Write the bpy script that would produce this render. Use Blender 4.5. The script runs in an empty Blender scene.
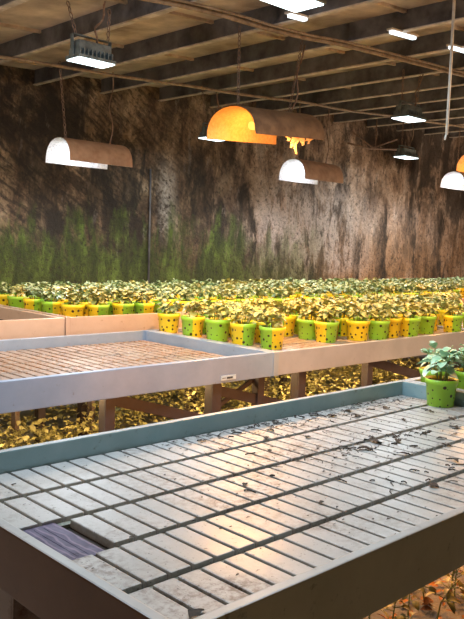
import bpy, bmesh, math, random
from mathutils import Vector, Matrix, noise
random.seed(7)
scn = bpy.context.scene
COL = scn.collection
PI = math.pi
def R(d): return math.radians(d)

# ------------------------------------------------------------------ materials
def newmat(name):
    m = bpy.data.materials.new(name); m.use_nodes = True
    nt = m.node_tree; nt.nodes.clear()
    out = nt.nodes.new('ShaderNodeOutputMaterial'); b = nt.nodes.new('ShaderNodeBsdfPrincipled')
    nt.links.new(b.outputs[0], out.inputs[0])
    return m, nt, b
def N(nt, t, **kw):
    n = nt.nodes.new(t)
    for k, v in kw.items(): setattr(n, k, v)
    return n
def coords(nt, scale=(1,1,1), space='Object', loc=(0,0,0)):
    tc = N(nt, 'ShaderNodeTexCoord'); mp = N(nt, 'ShaderNodeMapping')
    mp.inputs['Scale'].default_value = scale; mp.inputs['Location'].default_value = loc
    nt.links.new(tc.outputs[space], mp.inputs[0]); return mp.outputs[0]
def geo_pos(nt, scale=(1,1,1)):
    g = N(nt, 'ShaderNodeNewGeometry'); mp = N(nt, 'ShaderNodeMapping'); mp.inputs['Scale'].default_value = scale
    nt.links.new(g.outputs['Position'], mp.inputs[0]); return mp.outputs[0]
def noise_t(nt, vec, scale, detail=4, rough=.55, dist=0):
    n = N(nt, 'ShaderNodeTexNoise'); n.inputs['Scale'].default_value = scale
    n.inputs['Detail'].default_value = detail; n.inputs['Roughness'].default_value = rough
    n.inputs['Distortion'].default_value = dist
    nt.links.new(vec, n.inputs['Vector']); return n.outputs['Fac']
def ramp(nt, fac, stops):
    r = N(nt, 'ShaderNodeValToRGB'); e = r.color_ramp.elements
    while len(e) < len(stops): e.new(.5)
    for q, (p, c) in zip(e, stops):
        q.position = p; q.color = (*c, 1) if len(c) == 3 else c
    nt.links.new(fac, r.inputs[0]); return r.outputs[0]
def g1(v): return (v, v, v)
def mix(nt, fac, a, b, mode='MIX'):
    m = N(nt, 'ShaderNodeMix', data_type='RGBA', blend_type=mode)
    for s, v in ((0, fac), (6, a), (7, b)):
        if hasattr(v, 'is_linked') or hasattr(v, 'node'): nt.links.new(v, m.inputs[s])
        else: m.inputs[s].default_value = v if s == 0 else (*v, 1)
    return m.outputs[2]
def math_n(nt, op, a, b=None, clamp=False):
    m = N(nt, 'ShaderNodeMath', operation=op); m.use_clamp = clamp
    for i, v in enumerate((a, b)):
        if v is None: continue
        if isinstance(v, (int, float)): m.inputs[i].default_value = v
        else: nt.links.new(v, m.inputs[i])
    return m.outputs[0]
def bump(nt, b, h, strength=.3, dist=.01):
    n = N(nt, 'ShaderNodeBump'); n.inputs['Strength'].default_value = strength; n.inputs['Distance'].default_value = dist
    nt.links.new(h, n.inputs['Height']); nt.links.new(n.outputs[0], b.inputs['Normal'])
def simple(name, c1, c2, scale=8, rough=.6, metal=0, spec=.5, bmp=.15, stretch=(1,1,1), lo=.35, hi=.65):
    m, nt, b = newmat(name)
    v = geo_pos(nt, stretch); f = noise_t(nt, v, scale, 5, .6)
    c = ramp(nt, f, [(lo, c1), (hi, c2)]); nt.links.new(c, b.inputs['Base Color'])
    b.inputs['Roughness'].default_value = rough; b.inputs['Metallic'].default_value = metal
    b.inputs['Specular IOR Level'].default_value = spec
    if bmp: bump(nt, b, f, bmp, .01)
    return m
def emis(name, col, s):
    m = bpy.data.materials.new(name); m.use_nodes = True; nt = m.node_tree; nt.nodes.clear()
    out = N(nt, 'ShaderNodeOutputMaterial'); e = N(nt, 'ShaderNodeEmission')
    # lens texture of the lamp: faint procedural mottling
    v = coords(nt, (30, 30, 30)); f = noise_t(nt, v, 1.0, 2)
    c = ramp(nt, f, [(.3, tuple(x*.9 for x in col)), (.7, col)]); nt.links.new(c, e.inputs[0])
    e.inputs[1].default_value = s; nt.links.new(e.outputs[0], out.inputs[0]); return m

M = {}
# galvanised, paint-dulled bench frame
def frame_mat(name, c1, c2, rust, rustamt):
    m, nt, b = newmat(name)
    v = geo_pos(nt); f = noise_t(nt, v, 5, 5, .6)
    c = ramp(nt, f, [(.3, c1), (.7, c2)])
    f2 = noise_t(nt, v, 22, 6, .7)
    k = ramp(nt, f2, [(.62 - rustamt, g1(0)), (.80 - rustamt, g1(1))])
    c = mix(nt, k, c, rust); nt.links.new(c, b.inputs['Base Color'])
    b.inputs['Roughness'].default_value = .42; b.inputs['Metallic'].default_value = .15
    bump(nt, b, f2, .08, .005); return m
M['frame'] = frame_mat('painted_frame_steel', (.36,.39,.43), (.47,.50,.54), (.20,.15,.11), 0.0)
M['frame_teal'] = frame_mat('teal_grey_frame_steel', (.31,.34,.345), (.40,.42,.425), (.12,.10,.07), .02)
M['frame_cool_lit'] = frame_mat('cool_lit_frame_steel', (.27,.35,.48), (.36,.44,.57), (.2,.17,.15), 0.0)  # cold lamp light tinted into the frame colour
M['frame_inner'] = frame_mat('cool_lit_frame_inside', (.22,.38,.43), (.32,.48,.53), (.10,.12,.07), .02)  # cold light on the inward rail faces put into their colour
M['frame_olive'] = frame_mat('olive_shaded_frame_outside', (.46,.42,.24), (.58,.53,.32), (.07,.05,.03), 0.0)  # dim warm cast of the near outer face put into the colour
M['frame_brown'] = frame_mat('brown_shaded_frame_outside', (.13,.070,.042), (.17,.092,.055), (.08,.045,.03), 0.0)  # backlit look of the left outer face put into the colour
M['frame_lilac'] = frame_mat('lilac_grey_frame_steel', (.42,.40,.41), (.52,.49,.50), (.2,.17,.15), 0.0)
M['leg_shaded'] = frame_mat('shaded_leg_steel', (.055,.038,.038), (.10,.075,.075), (.09,.045,.025), .1)  # shaded copy of the leg steel, for backlit front legs and braces
M['leg'] = frame_mat('rusty_leg_steel', (.20,.14,.11), (.30,.24,.21), (.14,.065,.035), .1)
M['frame_warm_lit'] = frame_mat('warm_lit_frame_steel', (.58,.41,.31), (.68,.50,.39), (.35,.2,.13), 0.0)  # orange lamp light tinted into the back row frames
def slat_mat(name, c1, c2, dirt, lo, wet):
    m, nt, b = newmat(name)
    v = geo_pos(nt); f = noise_t(nt, v, 3.2, 6, .6)
    c = ramp(nt, f, [(.3, c1), (.7, c2)])
    d1 = noise_t(nt, v, 2.4, 7, .68, .4); d2 = noise_t(nt, v, 55, 4, .7)
    k = math_n(nt, 'MULTIPLY', ramp(nt, d1, [(lo, g1(0)), (lo+.2, g1(1))]), ramp(nt, d2, [(.42, g1(0)), (.62, g1(1))]))
    c = mix(nt, k, c, dirt)
    d3 = noise_t(nt, v, 140, 2, .6); c = mix(nt, ramp(nt, d3, [(.66, g1(0)), (.72, g1(.75))]), c, tuple(x*.35 for x in dirt))
    nt.links.new(c, b.inputs['Base Color'])
    nt.links.new(ramp(nt, d1, [(.3, g1(wet)), (.75, g1(wet+.28))]), b.inputs['Roughness'])
    bump(nt, b, d2, .12, .004); return m
M['slat'] = slat_mat('grey_plastic_slat', (.33,.35,.345), (.45,.46,.455), (.12,.09,.07), .46, .27)
M['slat_rust'] = slat_mat('stained_plastic_slat', (.27,.22,.18), (.42,.38,.35), (.25,.11,.03), .36, .28)
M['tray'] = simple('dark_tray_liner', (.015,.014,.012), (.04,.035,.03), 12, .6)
M['rail'] = simple('channel_grime', (.17,.20,.17), (.30,.33,.29), 30, .5, 0, .4, .3)
M['slate'] = None
m, nt, b = newmat('purple_wet_plate')
v = geo_pos(nt); f = noise_t(nt, v, 9, 5, .6, 1.5); wv = N(nt, 'ShaderNodeTexWave', wave_type='BANDS', bands_direction='X')
wv.inputs['Scale'].default_value = 14; wv.inputs['Distortion'].default_value = 3.5; wv.inputs['Detail'].default_value = 2
nt.links.new(v, wv.inputs[0])
c = ramp(nt, f, [(.3, (.04,.036,.075)), (.55, (.085,.078,.14)), (.75, (.15,.14,.22))])
c = mix(nt, ramp(nt, wv.outputs['Fac'], [(.80, g1(0)), (.95, g1(.4))]), c, (.30,.24,.33))
nt.links.new(c, b.inputs['Base Color']); b.inputs['Roughness'].default_value = .45; b.inputs['Specular IOR Level'].default_value = .18; bump(nt, b, wv.outputs['Fac'], .12, .003)
M['slate'] = m

# pot: half yellow, half green, dark round holes; colour follows the wall's uv
def pot_mat():
    m, nt, b = newmat('spotted_pot_plastic')
    uv = N(nt, 'ShaderNodeUVMap'); sp = N(nt, 'ShaderNodeSeparateXYZ'); nt.links.new(uv.outputs[0], sp.inputs[0])
    half = math_n(nt, 'GREATER_THAN', sp.outputs[0], .5)
    c = mix(nt, half, (.95,.72,.025), (.34,.65,.045))
    mp = N(nt, 'ShaderNodeMapping'); mp.inputs['Scale'].default_value = (11, 3.4, 1); nt.links.new(uv.outputs[0], mp.inputs[0])
    vo = N(nt, 'ShaderNodeTexVoronoi', voronoi_dimensions='2D'); vo.inputs['Scale'].default_value = 1; vo.inputs['Randomness'].default_value = .75
    nt.links.new(mp.outputs[0], vo.inputs['Vector'])
    rad = N(nt, 'ShaderNodeSeparateColor'); nt.links.new(vo.outputs['Color'], rad.inputs[0])
    rr = math_n(nt, 'ADD', math_n(nt, 'MULTIPLY', rad.outputs[0], .17), .06)
    k = math_n(nt, 'LESS_THAN', vo.outputs['Distance'], rr)
    k = math_n(nt, 'MULTIPLY', k, math_n(nt, 'LESS_THAN', sp.outputs[1], .82))
    c = mix(nt, k, c, (.05,.03,.012)); nt.links.new(c, b.inputs['Base Color'])
    b.inputs['Roughness'].default_value = .38
    return m
M['pot'] = pot_mat()
M['soil'] = simple('potting_soil', (.03,.018,.01), (.13,.07,.035), 90, .9, 0, .2, .6)
def leaf_mat(name, a, bcol, ccol, tr=.0):
    m, nt, b = newmat(name)
    v = geo_pos(nt); f = noise_t(nt, v, 17, 2, .5); f2 = noise_t(nt, v, 4.5, 2, .5)
    c = ramp(nt, f, [(.32, a), (.5, bcol), (.68, ccol)])
    c = mix(nt, ramp(nt, f2, [(.35, g1(0)), (.7, g1(.6))]), c, bcol)
    nt.links.new(c, b.inputs['Base Color']); b.inputs['Roughness'].default_value = .42
    b.inputs['Specular IOR Level'].default_value = .5
    return m
M['leaf'] = leaf_mat('seedling_leaf', (.08,.15,.05), (.34,.42,.18), (.72,.72,.44))
M['leaf_warm_lit'] = leaf_mat('warm_lit_seedling_leaf', (.13,.16,.03), (.44,.43,.12), (.80,.74,.38))  # leaf copy with the orange lamp light mixed into its colour
M['leaf_cold_lit'] = leaf_mat('cold_lit_seedling_leaf', (.08,.17,.06), (.33,.45,.22), (.70,.77,.55))  # leaf copy with the cold lamp light mixed into its colour
M['leaf_cool'] = leaf_mat('cool_tinted_leaf', (.14,.38,.20), (.42,.66,.44), (.74,.88,.74))  # cold light on the near plants included in this leaf colour
M['weed'] = leaf_mat('weed_leaf', (.22,.21,.06), (.50,.45,.17), (.74,.66,.34))
M['stem'] = simple('leaf_stem', (.25,.32,.10), (.42,.46,.18), 40, .5)
M['dry'] = simple('dead_leaf', (.010,.008,.006), (.03,.022,.016), 60, .8)
M['litter'] = simple('dry_litter', (.20,.07,.02), (.66,.25,.05), 25, .75)
# room
def ground_mat():
    m, nt, b = newmat('dirty_concrete_ground')
    v = geo_pos(nt); f = noise_t(nt, v, 1.6, 6, .65); f2 = noise_t(nt, v, 30, 4, .7)
    c = ramp(nt, f, [(.3, (.16,.145,.13)), (.5, (.32,.30,.28)), (.7, (.48,.46,.44))])
    sx = N(nt, 'ShaderNodeSeparateXYZ'); nt.links.new(v, sx.inputs[0])
    k = ramp(nt, math_n(nt, 'ADD', math_n(nt, 'MULTIPLY', sx.outputs[0], .5), math_n(nt, 'MULTIPLY', f, .6)), [(1.0, g1(0)), (1.25, g1(1))])
    c = mix(nt, k, c, ramp(nt, f2, [(.3, (.05,.025,.012)), (.65, (.30,.12,.04))]))
    nt.links.new(c, b.inputs['Base Color']); b.inputs['Roughness'].default_value = .8
    bump(nt, b, f2, .5, .02); return m
M['ground'] = ground_mat()
def wall_mat():
    m, nt, b = newmat('stained_damp_wall')
    p = geo_pos(nt); sp = N(nt, 'ShaderNodeSeparateXYZ'); nt.links.new(p, sp.inputs[0]); X, Z = sp.outputs[0], sp.outputs[2]
    mul = lambda a, c: math_n(nt, 'MULTIPLY', a, c)
    add = lambda a, c: math_n(nt, 'ADD', a, c)
    xr = lambda stops: ramp(nt, mul(X, .1), stops)
    zr = lambda off, stops: ramp(nt, mul(add(Z, off), .4), stops)     # Z 0..2.5 maps to 0..1
    big = noise_t(nt, geo_pos(nt, (.8,1,.55)), 1.0, 5, .6, .5)
    big2 = noise_t(nt, geo_pos(nt, (1.1,1,.55)), 1.7, 8, .66, .4)
    blot = noise_t(nt, geo_pos(nt, (1,1,.62)), 3.2, 8, .70, .4)
    streak = noise_t(nt, geo_pos(nt, (1,1,.24)), 4.6, 8, .68, .35)
    drip = noise_t(nt, geo_pos(nt, (1,1,.34)), 8.0, 8, .70, .2)
    fine = noise_t(nt, p, 24, 6, .78); grain = noise_t(nt, geo_pos(nt, (1,1,.6)), 60, 4, .7)
    brown = ramp(nt, blot, [(.34, (.055,.030,.015)), (.44, (.17,.10,.055)), (.54, (.34,.22,.125)), (.66, (.56,.40,.26))])
    pale = ramp(nt, blot, [(.34, (.08,.046,.028)), (.44, (.32,.205,.135)), (.54, (.58,.41,.30)), (.66, (.84,.67,.55))])
    xl = xr([(.30, g1(.0)), (.52, g1(.12)), (.60, g1(.40)), (1, g1(.42))])
    k = ramp(nt, add(add(mul(big, .9), xl), -.35), [(.22, g1(0)), (.52, g1(1))])
    c = mix(nt, k, brown, pale)
    # broad dark damp patches and runs
    c = mix(nt, ramp(nt, big2, [(.49, g1(0)), (.57, g1(.9))]), c, (.030,.019,.012))
    low = zr(0, [(.36, g1(1)), (.72, g1(.45))])
    c = mix(nt, mul(ramp(nt, streak, [(.50, g1(0)), (.56, g1(.92))]), low), c, (.025,.016,.010))
    # scattered pale flecks running down
    c = mix(nt, mul(ramp(nt, drip, [(.60, g1(0)), (.66, g1(.55))]), xr([(.36, g1(.5)), (.6, g1(1))])), c, (.42,.35,.29))
    # one single pale drip beside the pipe
    dx = add(add(X, -5.02), add(mul(add(fine, -.5), .35), mul(add(Z, -1.7), .10)))
    dr = math_n(nt, 'SUBTRACT', 1.0, mul(math_n(nt, 'ABSOLUTE', dx), 6.0), True)
    dz = zr(0, [(.52, g1(0)), (.62, g1(1)), (.80, g1(1)), (.92, g1(0))])
    c = mix(nt, mul(mul(dr, dz), ramp(nt, fine, [(.36, g1(0)), (.52, g1(1))])), c, (.52,.45,.38))
    # rusty ochre wash low on the far end
    oc = mul(xr([(.70, g1(0)), (.80, g1(.9)), (1, g1(.6))]), zr(mul(add(streak, -.5), 1.4), [(.52, g1(1)), (.74, g1(0))]))
    c = mix(nt, mul(oc, ramp(nt, drip, [(.36, g1(.25)), (.55, g1(1))])), c, mix(nt, blot, (.40,.16,.04), (.78,.44,.19)))
    # pale lime patch, broken by runs
    px = xr([(.62, g1(0)), (.66, g1(1)), (.78, g1(1)), (.88, g1(.15)), (1, g1(.1))])
    pz = zr(mul(add(drip, -.5), 1.1), [(.40, g1(0)), (.50, g1(1)), (.78, g1(1)), (.90, g1(0))])
    c = mix(nt, mul(mul(px, pz), ramp(nt, drip, [(.42, g1(.1)), (.52, g1(.95))])), c, (.72,.58,.50))
    # dark ragged runs rising from the foot of the wall
    dk = mul(zr(mul(add(streak, -.5), 2.6), [(.42, g1(1)), (.55, g1(0))]), xr([(.56, g1(0)), (.66, g1(.9)), (.80, g1(.8)), (.86, g1(.25))]))
    c = mix(nt, mul(dk, ramp(nt, drip, [(.42, g1(1)), (.58, g1(.2))])), c, (.028,.020,.010))
    # slanting tool marks on the near end
    mp0 = N(nt, 'ShaderNodeMapping'); mp0.inputs['Rotation'].default_value = (0, R(-35), 0)
    mp = N(nt, 'ShaderNodeMapping'); mp.inputs['Scale'].default_value = (1, 1, 4.5); nt.links.new(mp0.outputs[0], mp.inputs[0])
    g_ = N(nt, 'ShaderNodeNewGeometry'); nt.links.new(g_.outputs['Position'], mp0.inputs[0]); chis = noise_t(nt, mp.outputs[0], 4.5, 4, .65)
    c = mix(nt, mul(ramp(nt, chis, [(.42, g1(.75)), (.54, g1(0))]), xr([(.44, g1(1)), (.62, g1(.15))])), c, (.028,.018,.011))
    # a few broad black runs
    for xc, w_, zc, zh in ((6.12,.20,1.35,.75),(5.45,.25,1.9,.7),(8.30,.12,1.15,.55),(8.85,.16,1.25,.75),(9.55,.22,1.9,.9),(10.3,.22,1.4,1.0),(4.35,.35,2.0,.6),(3.55,.25,1.7,.9)):
        ax = math_n(nt, 'SUBTRACT', 1.0, mul(math_n(nt, 'ABSOLUTE', add(add(X, -xc), mul(add(drip, -.5), 1.1*w_/.16*.5))), 1/w_), True)
        az = math_n(nt, 'SUBTRACT', 1.0, mul(math_n(nt, 'ABSOLUTE', add(add(Z, -zc), mul(add(blot, -.5), 1.2))), 1/zh), True)
        kk = mul(ramp(nt, mul(ax, az), [(.10, g1(0)), (.30, g1(.9))]), ramp(nt, drip, [(.40, g1(1)), (.62, g1(.35))]))
        c = mix(nt, kk, c, (.026,.018,.011))
    # moss along the foot
    zz = add(add(mul(add(blot, -.5), -1.5), mul(add(streak, -.5), -1.8)), -.10)
    mo = mul(zr(zz, [(.45, g1(1)), (.60, g1(0))]), xr([(.56, g1(1)), (.72, g1(.6)), (.78, g1(0))]))
    mo = mul(mo, ramp(nt, fine, [(.30, g1(.6)), (.46, g1(1))]))
    mcol = ramp(nt, drip, [(.3, (.02,.026,.006)), (.5, (.07,.095,.014)), (.68, (.18,.26,.04))])
    c = mix(nt, mo, c, mcol)
    c = mix(nt, ramp(nt, fine, [(.36, g1(.8)), (.48, g1(0))]), c, (.020,.013,.009))
    c = mix(nt, ramp(nt, grain, [(.35, g1(.35)), (.5, g1(0))]), c, (.02,.014,.01))
    nt.links.new(c, b.inputs['Base Color']); b.inputs['Roughness'].default_value = .75
    h = add(fine, mul(blot, 1.2)); bump(nt, b, h, .7, .05)
    return m
M['wall'] = wall_mat()
M['ceil'] = simple('brown_ceiling_sheet', (.27,.205,.155), (.80,.67,.53), 2.8, .75, 0, .3, .2, (1,1,1), .3, .7)
M['rafter'] = simple('dark_rafter_steel', (.06,.058,.062), (.20,.19,.195), 5, .5, .1, .4, .2)
M['flange'] = simple('pale_flange_steel', (.42,.36,.30), (.72,.63,.53), 14, .5, .1)
M['purlin'] = simple('purlin_timber', (.40,.30,.20), (.62,.48,.34), 16, .6)
M['conduit'] = simple('conduit_plastic', (.18,.12,.07), (.36,.26,.17), 20, .5)
M['hood'] = simple('brown_hood_metal', (.32,.18,.11), (.46,.28,.18), 12, .5, .1, .4, .1)
M['hood_dark'] = simple('dark_hood_metal', (.10,.06,.04), (.19,.12,.075), 12, .5, .1, .4, .1)
m, nt, b = newmat('white_reflector'); v = geo_pos(nt); vo = N(nt, 'ShaderNodeTexVoronoi'); vo.inputs['Scale'].default_value = 60; nt.links.new(v, vo.inputs[0])
nt.links.new(ramp(nt, vo.outputs['Distance'], [(.1, (.62,.62,.63)), (.6, (.9,.9,.9))]), b.inputs['Base Color']); b.inputs['Roughness'].default_value = .45
bump(nt, b, vo.outputs['Distance'], .6, .01); M['reflector'] = m
M['reflector_sodium_tint'] = simple('sodium_tinted_reflector', (.80,.36,.08), (.95,.50,.15), 55, .4, 0, .4, .4)  # sodium glow painted into the reflector's base colour
M['led_body'] = simple('dark_led_housing', (.07,.085,.08), (.18,.21,.20), 20, .45, .2)
M['led_on'] = emis('led_panel_light', (.80,.97,1.0), 4)
M['bulb_white'] = emis('white_bulb_glow', (.86,.92,1.0), 3)
M['bulb_orange'] = emis('sodium_bulb_glow', (1.0,.40,.06), 2.2)
M['strip'] = emis('strip_glow', (.85,.95,1.0), 2)
M['wire'] = simple('rusty_wire', (.12,.07,.045), (.26,.16,.10), 30, .6)
M['cord'] = simple('white_cord_plastic', (.62,.62,.58), (.78,.78,.74), 30, .5)
m, nt, b = newmat('torn_foil'); f = noise_t(nt, geo_pos(nt), 40, 3); nt.links.new(ramp(nt, f, [(.3, (.85,.5,.2)), (.7, (.98,.75,.42))]), b.inputs['Base Color'])
tl = N(nt, 'ShaderNodeBsdfTranslucent'); tl.inputs[0].default_value = (1,.7,.35,1); ms = N(nt, 'ShaderNodeMixShader'); ms.inputs[0].default_value = .6
o_ = [n for n in nt.nodes if n.type == 'OUTPUT_MATERIAL'][0]; nt.links.new(b.outputs[0], ms.inputs[1]); nt.links.new(tl.outputs[0], ms.inputs[2]); nt.links.new(ms.outputs[0], o_.inputs[0])
M['foil'] = m
M['tag'] = simple('tag_plastic', (.55,.68,.72), (.75,.85,.88), 30, .4)
M['tag_dark'] = simple('tag_print', (.04,.06,.08), (.09,.11,.13), 30, .5)

# ------------------------------------------------------------------ mesh helpers
def mk(name, bm, mat, parent=None, smooth=False):
    me = bpy.data.meshes.new(name); bm.to_mesh(me); bm.free()
    for mm in (mat if isinstance(mat, (list, tuple)) else [mat]): me.materials.append(mm)
    if smooth:
        for p in me.polygons: p.use_smooth = True
    o = bpy.data.objects.new(name, me); COL.objects.link(o)
    if parent: o.parent = parent
    return o
def box(bm, x0, x1, y0, y1, z0, z1, bev=0, mat=0):
    vs = [bm.verts.new((x, y, z)) for z in (z0, z1) for y in (y0, y1) for x in (x0, x1)]
    fs = [bm.faces.new([vs[i] for i in f]) for f in ((0,2,3,1),(4,5,7,6),(0,1,5,4),(2,6,7,3),(0,4,6,2),(1,3,7,5))]
    for f in fs: f.material_index = mat
    if bev:
        es = list({e for f in fs for e in f.edges})
        bmesh.ops.bevel(bm, geom=es, offset=bev, segments=2, affect='EDGES', profile=.6)
    return fs
def beam(bm, a, b2, w, h, up=(0,0,1), bev=0):
    a, b2 = Vector(a), Vector(b2); d = (b2-a); L = d.length; d.normalize(); u = Vector(up)
    s = d.cross(u).normalized(); u = s.cross(d).normalized()
    vs = []
    for p in (a, b2):
        for sx, sz in ((-1,-1),(1,-1),(1,1),(-1,1)): vs.append(bm.verts.new(p + s*sx*w/2 + u*sz*h/2))
    fs = [bm.faces.new([vs[i] for i in f]) for f in ((3,2,1,0),(4,5,6,7),(0,1,5,4),(1,2,6,5),(2,3,7,6),(3,0,4,7))]
    if bev: bmesh.ops.bevel(bm, geom=list({e for f in fs for e in f.edges}), offset=bev, segments=2, affect='EDGES')
def tube(bm, pts, r, n=8, r2=None):
    pts = [Vector(p) for p in pts]; rings = []
    for i, p in enumerate(pts):
        d = (pts[min(i+1, len(pts)-1)] - pts[max(i-1, 0)]).normalized()
        a = Vector((0,0,1)) if abs(d.z) < .9 else Vector((1,0,0))
        s = d.cross(a).normalized(); u = s.cross(d)
        rr = r if r2 is None else r + (r2-r)*i/(len(pts)-1)
        rings.append([bm.verts.new(p + (s*math.cos(k*2*PI/n) + u*math.sin(k*2*PI/n))*rr) for k in range(n)])
    for A, B in zip(rings, rings[1:]):
        for k in range(n): bm.faces.new((A[k], A[(k+1)%n], B[(k+1)%n], B[k]))
    bm.faces.new(rings[0][::-1]); bm.faces.new(rings[-1])
def sag(a, b2, s, n=12):
    a, b2 = Vector(a), Vector(b2)
    return [a.lerp(b2, i/n) - Vector((0,0,s*4*(i/n)*(1-i/n))) for i in range(n+1)]
def wiggle(a, b2, amp, n=10, seed=0):
    rnd = random.Random(seed); a, b2 = Vector(a), Vector(b2); ph = rnd.uniform(0, 6)
    return [a.lerp(b2, i/n) + Vector((math.sin(ph+i*.7), math.cos(ph+i*.55), 0))*amp*math.sin(PI*i/n) for i in range(n+1)]
def chain(bm, a, b2, link=.035, r=.0035):
    a, b2 = Vector(a), Vector(b2); n = max(3, int((b2-a).length/link/.8)); d = (b2-a)/n
    for i in range(n):
        c = a + d*(i+.5); s = Vector((1,0,0)) if i % 2 else Vector((0,1,0)); u = d.normalized()
        pts = [c + s*math.cos(t*PI/3)*.010 + u*math.sin(t*PI/3)*link*.5 for t in range(7)]
        tube(bm, pts, r, 4)
def thing(name, label, cat, loc=(0,0,0), group=None, rz=0):
    o = bpy.data.objects.new(name, None); COL.objects.link(o); o.location = loc; o.rotation_euler.z = rz
    o.empty_display_size = .05; o['label'] = label; o['category'] = cat
    if group: o['group'] = group
    return o
def tag(o, label, cat, group=None, kind=None):
    o['label'] = label; o['category'] = cat
    if group: o['group'] = group
    if kind: o['kind'] = kind
    return o
def struct(name, bm, mat, label=None):
    o = mk(name, bm, mat); o['kind'] = 'structure'
    if label: o['label'] = label
    return o
def ordn(n):
    return {1:'first',2:'second',3:'third',4:'fourth',5:'fifth',6:'sixth',7:'seventh',8:'eighth',9:'ninth',10:'tenth',11:'eleventh',12:'twelfth'}.get(n) or (str(n) + ('th' if 10 <= n % 100 <= 20 else {1:'st',2:'nd',3:'rd'}.get(n % 10, 'th')))

# ------------------------------------------------------------------ camera
TH, PIT, ROL, F = .76826, .087, .036, 758.13
CP, SP = math.cos(PIT), math.sin(PIT)
fw = Vector((0, CP, -SP)); up = Vector((0, SP, CP)); rt = Vector((1, 0, 0))
r2 = rt*math.cos(ROL) + up*math.sin(ROL); u2 = -rt*math.sin(ROL) + up*math.cos(ROL)
# turn the camera so that the benches run along world X
rz = Matrix.Rotation(-TH, 3, 'Z')
r2, u2, bk = rz @ r2, rz @ u2, rz @ (-fw)
cam = bpy.data.cameras.new('camera'); co = bpy.data.objects.new('camera', cam); COL.objects.link(co)
co.matrix_world = Matrix(((r2.x, u2.x, bk.x, 0), (r2.y, u2.y, bk.y, 0), (r2.z, u2.z, bk.z, 1.4), (0, 0, 0, 1)))
cam.sensor_width = 36; cam.sensor_fit = 'AUTO'; cam.lens = 36*F/619; cam.clip_start = .05
scn.camera = co

# ------------------------------------------------------------------ room shell
XA, XB, YA, YB = -2.6, 13.5, -2.6, 6.2
SL = .055
def ceil_z(x): return 2.65 + SL*(x-2)          # underside of the rafters
SK = .135                                        # roof skin above rafter underside
bm = bmesh.new(); box(bm, XA-.1, XB+.1, YA-.1, YB+.1, -.12, 0); struct('floor', bm, M['ground'])
bm = bmesh.new()
zz = lambda x: ceil_z(x) + SK
vs = [bm.verts.new(v) for v in ((XA-.1,YA-.1,zz(XA-.1)),(XB+.1,YA-.1,zz(XB+.1)),(XB+.1,YB+.1,zz(XB+.1)),(XA-.1,YB+.1,zz(XA-.1)))]
vt = [bm.verts.new(v.co + Vector((0,0,.08))) for v in vs]
bm.faces.new(vs[::-1]); bm.faces.new(vt)
for i in range(4): bm.faces.new((vs[i], vs[(i+1)%4], vt[(i+1)%4], vt[i]))
struct('ceiling', bm, M['ceil'])
def wall(name, x0, x1, y0, y1):
    bm = bmesh.new()
    lo = [bm.verts.new((x, y, 0)) for x, y in ((x0,y0),(x1,y0),(x1,y1),(x0,y1))]
    hi = [bm.verts.new((v.co.x, v.co.y, zz(v.co.x))) for v in lo]
    bm.faces.new(lo[::-1]); bm.faces.new(hi)
    for i in range(4): bm.faces.new((lo[i], lo[(i+1)%4], hi[(i+1)%4], hi[i]))
    return struct(name, bm, M['wall'])
wall('wall_back', XA, XB, YB, YB+.12); wall('wall_front', XA, XB, YA-.12, YA)
wall('wall_left', XA-.12, XA, YA-.12, YB+.12); wall('wall_right', XB, XB+.12, YA-.12, YB+.12)
# rafters (run away from the camera) with a paler lower flange, purlins above them, conduits below
rafx = [2.07 + .70*i for i in range(-5, 16)]
for i, x in enumerate(rafx):
    z = ceil_z(x)
    r_ = thing('rafter', 'dark steel ceiling rafter with pale lower flange', 'rafter', (x, YB, z))
    r_['kind'] = 'structure'
    bm = bmesh.new(); box(bm, -.0125, .0125, YA-YB+.002, -.002, .010, SK+.015, 0); mk('web', bm, M['rafter'], r_)
    bm = bmesh.new(); box(bm, -.028, .014, YA-YB+.002, -.002, 0, .010, .003); mk('flange', bm, M['flange'], r_)
def along(bm, y, x0, x1, dz, w, h):
    beam(bm, (x0, y, ceil_z(x0)+dz), (x1, y, ceil_z(x1)+dz), w, h)
for i, y in enumerate((-1.2, -.2, .8, 1.8, 2.83, 3.86, 4.87, 5.9)):
    bm = bmesh.new()
    for a, b_ in zip(rafx, rafx[1:]): along(bm, y, a+.013, b_-.013, SK-.010, .024, .020)
    struct('trim_%d' % (i+1), bm, M['purlin'])
def conduit(label, pts, r):
    bm = bmesh.new(); tube(bm, pts, r, 8); tag(mk('conduit', bm, M['conduit'], None, True), label, 'pipe')
cpts = [(1.6+.35*i, 3.27 + .02*math.sin(i*1.3), ceil_z(1.6+.35*i) - .016 - .012*abs(math.sin(i*.9))) for i in range(28)]
conduit('brown cable conduit running under the rafters over the middle benches', cpts, .016)
conduit('thinner brown cable tied just beside the ceiling conduit above the middle benches', [(x, y-.06, z+.003) for x, y, z in cpts[:24]], .008)
conduit('pale brown conduit under the rafters close to the back wall', [(1.2+.4*i, 5.2 + .02*math.sin(i), ceil_z(1.2+.4*i) - .013 - .015*abs(math.sin(i*.8))) for i in range(26)], .013)
# thin pipe standing on the back wall beside the pale drip
bm = bmesh.new(); tube(bm, [(4.76, 6.185, 2.12), (4.765, 6.183, 1.7), (4.78, 6.185, 0.0)], .011, 8)
tag(mk('wall_pipe', bm, M['rafter'], None, True), 'thin dark vertical pipe on the back wall beside the pale drip stain', 'pipe')

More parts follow.
